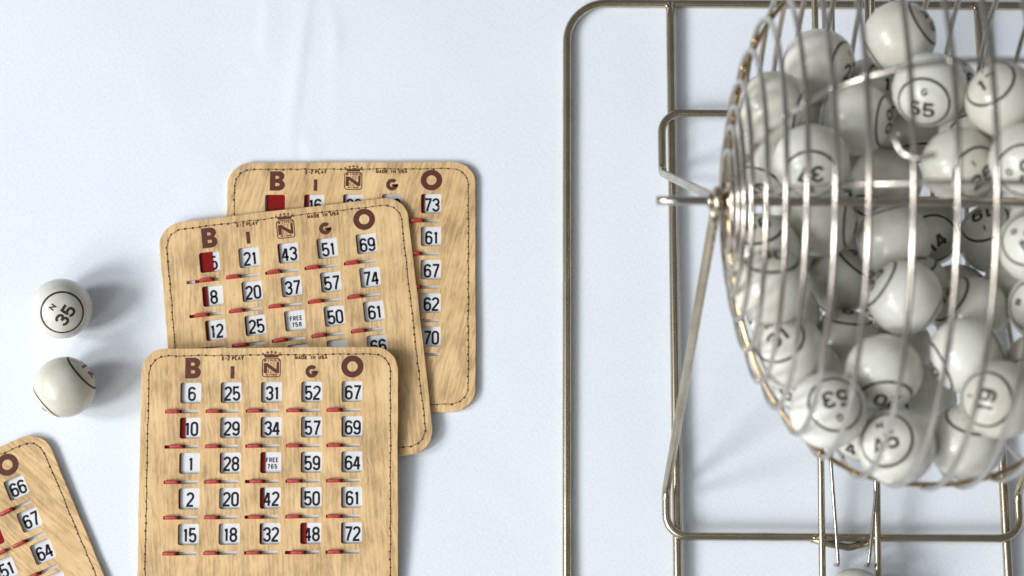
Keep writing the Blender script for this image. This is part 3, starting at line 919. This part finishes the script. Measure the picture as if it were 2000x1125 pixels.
p = at(120, 603, BR - 0.3); make_ball(p, (0.03, -0.16), 57, 'N', '35', 'loose ivory ball showing N 35, upper of the two on the cloth')
p = at(126.5, 756, BR - 0.3); make_ball(p, (0.74, 0.64), 8, 'O', '72', 'loose ivory ball with its print turned to the right edge, below the 35')
CAGE_BALLS = [
    ((162.3, 347.0, 234.1), (0.89, -0.08), 0, 'I', '22', 'pale ball at the upper left of the pile, print facing right'),
    ((203.6, 358.7, 243.6), (0.84, 0.50), -30, 'G', '49', 'topmost ball of the pile in the photo, print on its right edge'),
    ((213.6, 323.3, 262.1), (-0.20, -0.43), -8, 'G', '55', 'ball showing G 55 in the upper part of the pile'),
    ((229.8, 336.5, 223.2), (0.61, 0.45), 0, 'O', '68', 'ball half hidden behind and right of the G 55 ball'),
    ((246.3, 311.4, 279.6), (-0.45, 0.58), 30, 'I', '17', 'ball at the upper right edge of the pile, ring facing up left'),
    ((134.4, 315.1, 257.0), (0.95, -0.23), -70, 'G', '58', 'ball against the cage wall left of the 37 ball, print turned right'),
    ((179.0, 313.9, 242.9), (0.96, -0.09), -90, 'O', '66', 'large plain ball between the 37 and 55 balls, ring along its right side'),
    ((150.5, 282.7, 269.0), (-0.01, -0.45), 180, 'N', '37', 'ball with an upside-down 37 just above the cage axle'),
    ((136.4, 296.2, 223.9), (-0.38, -0.76), 120, 'B', '9', 'ball tucked behind the upside-down 37, against the left cage wall'),
    ((200.2, 290.4, 208.4), (-0.29, -0.91), 200, 'O', '71', 'plain ball just above the axle, right of the upside-down 37'),
    ((218.9, 325.9, 188.3), (0.15, -0.91), 30, 'I', '28', 'shaded ball directly below the G 55 ball'),
    ((225.3, 281.4, 267.3), (0.56, -0.26), 30, 'I', '26', 'ball above the axle under the latch, ring on its right half'),
    ((252.9, 275.7, 292.9), (-0.11, -0.31), 90, 'O', '60', 'ball at the right frame edge above the axle, ring facing the camera'),
    ((240.9, 305.5, 242.4), (-0.08, -0.15), 60, 'I', '21', 'dark low ball in the gap between G 55 and the right edge'),
    ((193.0, 338.4, 213.2), (0.62, 0.31), 0, 'B', '12', 'dark low ball in the gap left of G 55'),
    ((160.1, 261.9, 233.7), (0.99, -0.07), 0, 'N', '41', 'ball just below the axle at left with ring along its right edge'),
    ((197.9, 251.4, 231.8), (0.29, -0.94), 10, 'O', '73', 'plain ball just below the axle in the middle of the pile'),
    ((198.5, 217.2, 248.6), (-0.83, 0.51), 60, 'N', '33', 'plain ball in the middle of the pile, arc of a ring on its left'),
    ((229.9, 272.4, 169.6), (0.18, -0.21), 40, 'B', '14', 'dark sunken ball with a ring, right of the middle ball below the axle'),
    ((260.6, 263.5, 190.3), (-0.32, 0.62), 190, 'I', '19', 'ball below the axle toward the right, ring on its upper half'),
    ((237.5, 214.4, 225.9), (-0.74, 0.51), 40, 'N', '44', 'ball right of the middle of the pile, ring on its upper left'),
    ((260.7, 238.6, 270.3), (-0.29, 0.21), 60, 'G', '46', 'ball at the right frame edge just below the axle'),
    ((267.5, 231.6, 210.0), (0.14, -0.86), 0, 'O', '64', 'shaded ball near the right frame edge below the axle'),
    ((271.3, 213.8, 243.4), (-0.43, 0.00), 70, 'B', '8', 'ball cut by the right frame edge, ring turned left'),
    ((127.7, 243.0, 244.0), (-0.14, 0.79), 20, 'N', '40', 'ball behind the dense wires at the left end below the axle'),
    ((127.2, 215.5, 279.8), (0.00, 0.89), 10, 'I', '30', 'ball at the left end, second below the axle behind the wires'),
    ((175.7, 240.7, 189.1), (0.64, 0.72), -40, 'G', '47', 'dark sunken ball left of the middle of the pile, ring at upper right'),
    ((137.0, 188.1, 255.3), (-0.29, 0.44), 40, 'N', '31', 'ball at the left end with a ring behind three wires'),
    ((175.9, 203.5, 197.3), (0.12, 0.97), 0, 'B', '6', 'shaded low ball left of the ball marked with a large 2'),
    ((184.4, 177.6, 255.9), (0.07, -0.84), 150, 'I', '20', 'ball with an upturned 2 on its lower edge'),
    ((225.7, 185.3, 259.1), (-0.92, -0.41), 30, 'N', '38', 'plain ball above the ringed ball at lower right'),
    ((234.1, 158.5, 284.9), (-0.44, 0.00), 75, 'I', '19', 'highest ball at the lower right, ring facing left'),
    ((154.7, 156.4, 267.0), (0.21, 0.19), 192, 'G', '53', 'ball with upside-down number and letter at the lower left'),
    ((188.3, 139.7, 260.8), (-0.33, 0.19), 20, 'N', '45', 'ball showing 45 at the bottom of the pile'),
    ((225.0, 143.0, 250.9), (0.20, 0.81), 20, 'G', '59', 'lowest ball at the lower right, right of the 45 ball'),
    ((152.4, 181.1, 221.2), (-0.56, -0.28), 30, 'O', '61', 'ball beneath the lower left end balls'),
    ((180.9, 156.0, 224.7), (-0.42, -0.56), 0, 'B', '4', 'hidden ball between the 45 ball and the upside-down one'),
    ((263.0, 178.6, 255.3), (-0.27, -0.41), 20, 'O', '67', 'ball cut by the right frame edge at the lower right'),
    ((208.4, 204.8, 177.0), (-0.38, -0.82), 220, 'O', '75', 'sliver of a shaded ball right of the upturned 2, under the plain middle ball'),
    ((214.6, 173.9, 198.4), (-0.87, -0.25), 227, 'G', '48', 'dark low ball right of the upturned 2, above the 45 ball'),
    ((213.4, 232.6, 202.6), (-0.10, 0.89), 18, 'O', '65', 'sliver of a ball at the right shoulder of the plain middle ball'),
    ((191.1, 276.4, 167.8), (0.42, 0.80), 261, 'N', '42', 'sliver of a ball between the two plain balls just below the axle'),
    ((242.0, 233.3, 176.3), (0.90, -0.03), 228, 'I', '24', 'sliver of a dark ball above the ball with a ring on its upper left'),
    ((278.9, 263.5, 227.7), (-0.09, -0.90), 186, 'G', '54', 'sliver of a ball just below the axle at the right frame edge'),
    ((142.0, 253.9, 201.1), (-0.20, -0.88), 236, 'G', '52', 'sliver of a dark ball beside the first ball below the axle, left end'),
    ((142.5, 216.9, 209.9), (-0.90, 0.06), 255, 'N', '32', 'sliver of a shaded ball at the left end, above the ringed ball behind three wires'),
    ((247.8, 301.1, 187.2), (-0.49, -0.76), 166, 'O', '63', 'sliver of a ball behind the axle, under the ball with 26 on its right'),
    ((157.2, 322.5, 205.2), (-0.33, 0.84), 258, 'O', '62', 'sliver of a ball in the gap just above the upside-down 37'),
    ((184.4, 311.6, 180.9), (-0.90, 0.06), 187, 'I', '27', 'sliver of a ball touching the right side of the upside-down 37, above the axle'),
    ((270.4, 299.3, 217.8), (0.19, -0.88), 174, 'B', '10', 'tiny sliver of a ball above the axle between the two ringed balls at the right'),
    ((158.0, 284.4, 184.8), (0.75, -0.50), 97, 'B', '2', 'sliver of a ball behind the axle at the left end of the cage'),
    ((206.2, 241.5, 166.2), (-0.52, -0.74), 139, 'O', '74', 'sliver of a dark ball at the lower left of the plain middle ball'),
]
for pos, off, roll, letter, txt, label in CAGE_BALLS:
    make_ball(pos, off, roll, letter, txt, label, 'balls piled in the cage')
make_ball((208.2, 81.8, 22.9), (0.2, -0.8), 15, 'B', '11', 'single ball at the foot of the chute, cut by the bottom edge')

# ------------------------------------------------------------------ wire cage and its stand
CA, CB, CP = 100.0, 140.0, 2.3
CX, CY, CZ = 205.0, 256.5, 286.0
def cage_r(s): return CB * max(0.0, 1 - abs(s / CA) ** CP) ** (1 / CP)
def cage_pt(s, deg, extra=0.0):
    r = cage_r(s) + extra
    a = math.radians(deg)
    return (s, -r * math.sin(a), r * math.cos(a))

cage = empty('ball_cage', (CX * MM, CY * MM, CZ * MM))
cage.rotation_euler = (0, 0, math.radians(-0.39))
tag(cage, 'round wire ball cage with hoops and an axle, full of balls', 'ball cage')
hoops = [-99.2, -98.0, -96.5, -94.0, -89.5, -83.0, -75.4, -65.4, -52.9, -35.3, -18.8, -2.3]
hoops = hoops + [15.0, 32.0, 49.0, 64.0, 75.0, 83.5, 90.0, 94.5, 97.0, 98.8]
rg = random.Random(5)
for s in hoops:
    r = cage_r(s)
    n = max(28, int(r * 0.9))
    ph = rg.uniform(0, 6.28); lean = rg.uniform(-0.006, 0.006); am = rg.uniform(0.1, 0.35)
    pts = []
    for k in range(n):
        a = 2 * math.pi * k / n
        rr_ = r + 0.25 * math.sin(2 * a + ph)
        pts.append((s + am * math.sin(3 * a + ph) * min(1, r / 80) + lean * r * math.cos(a + ph), -rr_ * math.sin(a), rr_ * math.cos(a)))
    mesh_object('hoop', tube_mesh('hoop', pts, 1.42, 8, True), M['cage'], cage)
def rib(deg, mat, rad=1.3, extra=-2.3):
    pts = []
    for k in range(57):
        th = math.pi * k / 56
        c_, s_ = -math.cos(th), math.sin(th)
        s = math.copysign(abs(c_) ** (2 / CP), c_) * CA
        r = s_ ** (2 / CP) * CB
        r = max(5.2, r + extra * min(1, r / 20)); s *= (1 - 1.8 / CA)
        a = math.radians(deg)
        pts.append((s, -r * math.sin(a), r * math.cos(a)))
    o = mesh_object('rib', tube_mesh('rib', pts, rad, 8), mat, cage)
    # solder beads where the rib meets the hoops
    V, F = [], []
    for s in hoops[4:-4]:
        base = np.array(cage_pt(s, deg, -1.2)); R = 1.5
        for i in range(5):
            for j in range(8):
                th, fi = math.pi * (i + 0.5) / 5, 2 * math.pi * j / 8
                V.append((base + R * np.array([math.cos(th) * 1.2, math.sin(th) * math.cos(fi), math.sin(th) * math.sin(fi)])) * MM)
        b0 = len(V) - 40
        for i in range(4):
            for j in range(8):
                F.append((b0 + i * 8 + j, b0 + i * 8 + (j + 1) % 8, b0 + i * 8 + 8 + (j + 1) % 8, b0 + i * 8 + 8 + j))
        F.append(tuple(range(b0, b0 + 8))); F.append(tuple(range(b0 + 32, b0 + 40)))
    me = mesh_from('solder_bead', V, F, True)
    w = mesh_object('solder_bead', me, mat, o); w['kind'] = 'stuff'
for deg in (12.5, -10.0): rib(deg, M['cage'])
rib(103.0, M['gold'], 1.4, -1.4)
for deg in (197.0, -95.0): rib(deg, M['gold'])
mesh_object('axle', tube_mesh('axle', [(x, 0, 0) for x in np.linspace(-134, 140, 24)], 2.25, 14), M['cage'], cage)
def lathe_x(name, prof, mat, seg=20):
    V, F = [], []
    n = len(prof)
    for x, r in prof:
        for k in range(seg):
            a = 2 * math.pi * k / seg
            V.append((x * MM, r * math.cos(a) * MM, r * math.sin(a) * MM))
    for i in range(n - 1):
        for k in range(seg):
            k2 = (k + 1) % seg
            F.append((i * seg + k, i * seg + k2, (i + 1) * seg + k2, (i + 1) * seg + k))
    F.append(tuple(range(seg))[::-1]); F.append(tuple(range((n - 1) * seg, n * seg)))
    return mesh_object(name, mesh_from(name, V, F, True), mat, cage)
for sg in (-1, 1):
    lathe_x('hub', [(sg * x, r) for x, r in ((96.0, 3.2), (96.3, 6.2), (97.5, 7.2), (99.5, 7.0), (100.6, 5.0), (101.2, 3.0))], M['gold'])
lathe_x('collar', [(-109.2, 2.2), (-109.0, 3.6), (-108.0, 4.3), (-106.9, 3.6), (-106.7, 2.2)], M['cage'])
# door latch: a bent wire lying on the two close ribs
lp = [(1756, 252), (1761, 268), (1774, 288), (1800, 299), (1834, 296)]
lw = [at(u, v, CZ + CB + 2.5 - 0.0) for u, v in lp]
pts = []
for p in lw:
    s, yy = p[0] - CX, p[1] - CY
    r = cage_r(s) + 2.6
    pts.append((s, yy, math.sqrt(max(0, r * r - yy * yy))))
fine = []
for i in range(len(pts) - 1):
    P0, P1, P2, P3 = [np.array(pts[max(0, min(len(pts) - 1, i + k))]) for k in (-1, 0, 1, 2)]
    for k in range(6):
        t = k / 6
        fine.append(0.5 * ((2 * P1) + (-P0 + P2) * t + (2 * P0 - 5 * P1 + 4 * P2 - P3) * t * t + (-P0 + 3 * P1 - 3 * P2 + P3) * t ** 3))
fine.append(np.array(pts[-1]))
mesh_object('latch', tube_mesh('latch', fine, 1.25, 8), M['cage'], cage)

stand = empty('cage_stand', (CX * MM, CY * MM, 0))
stand.rotation_euler = (0, 0, math.radians(-0.39))
tag(stand, 'brassy wire stand with rounded base frame and bent legs carrying the cage', 'stand')
WR = 2.85
def loc(p): return (p[0] - CX, p[1] - CY, p[2])
FX, FY0, FY1, ZB = 170.0, -216.0, 217.5, WR - 0.35
ring = bend_path([(0, FY0, ZB), (-FX, FY0, ZB), (-FX, FY1, ZB), (FX, FY1, ZB), (FX, FY0, ZB), (0, FY0, ZB)], 27, 14)
mesh_object('base_frame', tube_mesh('base_frame', ring, WR, 14), M['stand'], stand)
def weld(parent, p, r):
    bmw = bmesh.new(); bmesh.ops.create_icosphere(bmw, subdivisions=2, radius=r * MM)
    rgw = random.Random(int(p[0] * 7 + p[1]))
    for v in bmw.verts: v.co *= 1 + rgw.uniform(-0.12, 0.12)
    me = bpy.data.meshes.new('weld'); bmw.to_mesh(me); bmw.free()
    me.polygons.foreach_set('use_smooth', [True] * len(me.polygons))
    o = mesh_object('weld', me, M['gold'], parent); o.location = [c * MM for c in p]
    return o
for sg in (-1, 1):
    cb = mesh_object('cross_bar', tube_mesh('cross_bar', [(sg * 101.8, y, ZB + 2.6) for y in np.linspace(FY0 + 1.5, FY1 - 1.0, 40)], WR, 14), M['stand'], stand)
    for y in (FY1 - 3.2, FY0 + 3.2): weld(cb, (sg * 101.8 - 2.2, y, ZB + 4.0), 1.5)
    for y in (-133.5, 136.5): weld(cb, (sg * 101.8, y, ZB + 5.2), 2.1)
ZL = ZB + 2.6 + 2 * WR - 0.3
def leg(name, ybar, ybend, ytop, ztop):
    xb, xt = 108.8, 104.6
    P = [(-xt, ytop, ztop), (-xb, ybend, ZL), (-xb, ybar, ZL), (xb, ybar, ZL), (xb, ybend, ZL), (xt, ytop, ztop)]
    o = mesh_object(name, tube_mesh(name, bend_path(P, [0, 9, 13, 13, 9, 0], 10), WR - 0.25, 14), M['stand'], stand)
    return o
leg('leg', -135.5, -107.0, -2.4, CZ - 3.5)
leg('leg', 138.4, 98.0, 2.4, CZ - 3.5)
for sg in (-1, 1):      # bearing eyes in which the axle turns
    eye = [(sg * 104.2, 5.0 * math.cos(a), CZ + 5.0 * math.sin(a)) for a in np.linspace(0, 2 * math.pi, 25)[:-1]]
    mesh_object('bearing', tube_mesh('bearing', eye, 2.5, 12, True), M['stand'], stand)
# chute: two rails falling to the front, thin guide wires and the bent support under them
rails = []
for x0, zb in ((-13.8, 54.0), (20.1, 66.0)):
    pts = [(x0, y, 9.9 + (y + 175.0) * (zb - 9.9) / 400.0) for y in np.linspace(-212, 226, 40)]
    rails.append(mesh_object('chute_rail', tube_mesh('chute_rail', pts, 2.2, 12), M['stand'], stand))
def guide(pts): mesh_object('guide_wire', tube_mesh('guide_wire', bend_path(pts, 3, 5), 1.15, 10), M['cage'], stand)
guide([(-5.4, -152.5, 10), (-5.2, -153.5, 20), (-7.9, -94, 22), (-9.6, -30, 34), (-9.6, 224, 62)])
guide([(13.4, -152.5, 10), (13.2, -153.5, 20), (19.0, -108, 22), (17.0, -30, 34), (17.0, 224, 64)])
guide([(-3.5, 60, 44), (-4.5, 224, 66)])
mesh_object('chute_support', tube_mesh('chute_support', bend_path([(-19.5, -136.5, 10.0), (-8, -139.5, 9.0), (4.0, -141.5, 8.0), (22.5, -136.5, 10.2)], 6, 6), 2.3, 12), M['stand'], stand)
weld(stand.children[0], (-17.8, -136.0, 12.3), 1.7); weld(stand.children[0], (23.6, -136.0, 12.3), 1.7)
mesh_object('chute_crossbar', tube_mesh('chute_crossbar', [(x, 150, 45 + (x + 14) * 0.25) for x in np.linspace(-17, 23, 8)], 1.8, 10), M['stand'], stand)
mesh_object('chute_post', tube_mesh('chute_post', [(3, 150 + 0.02 * z, z) for z in np.linspace(5, 46, 10)], 2.0, 10), M['stand'], stand)
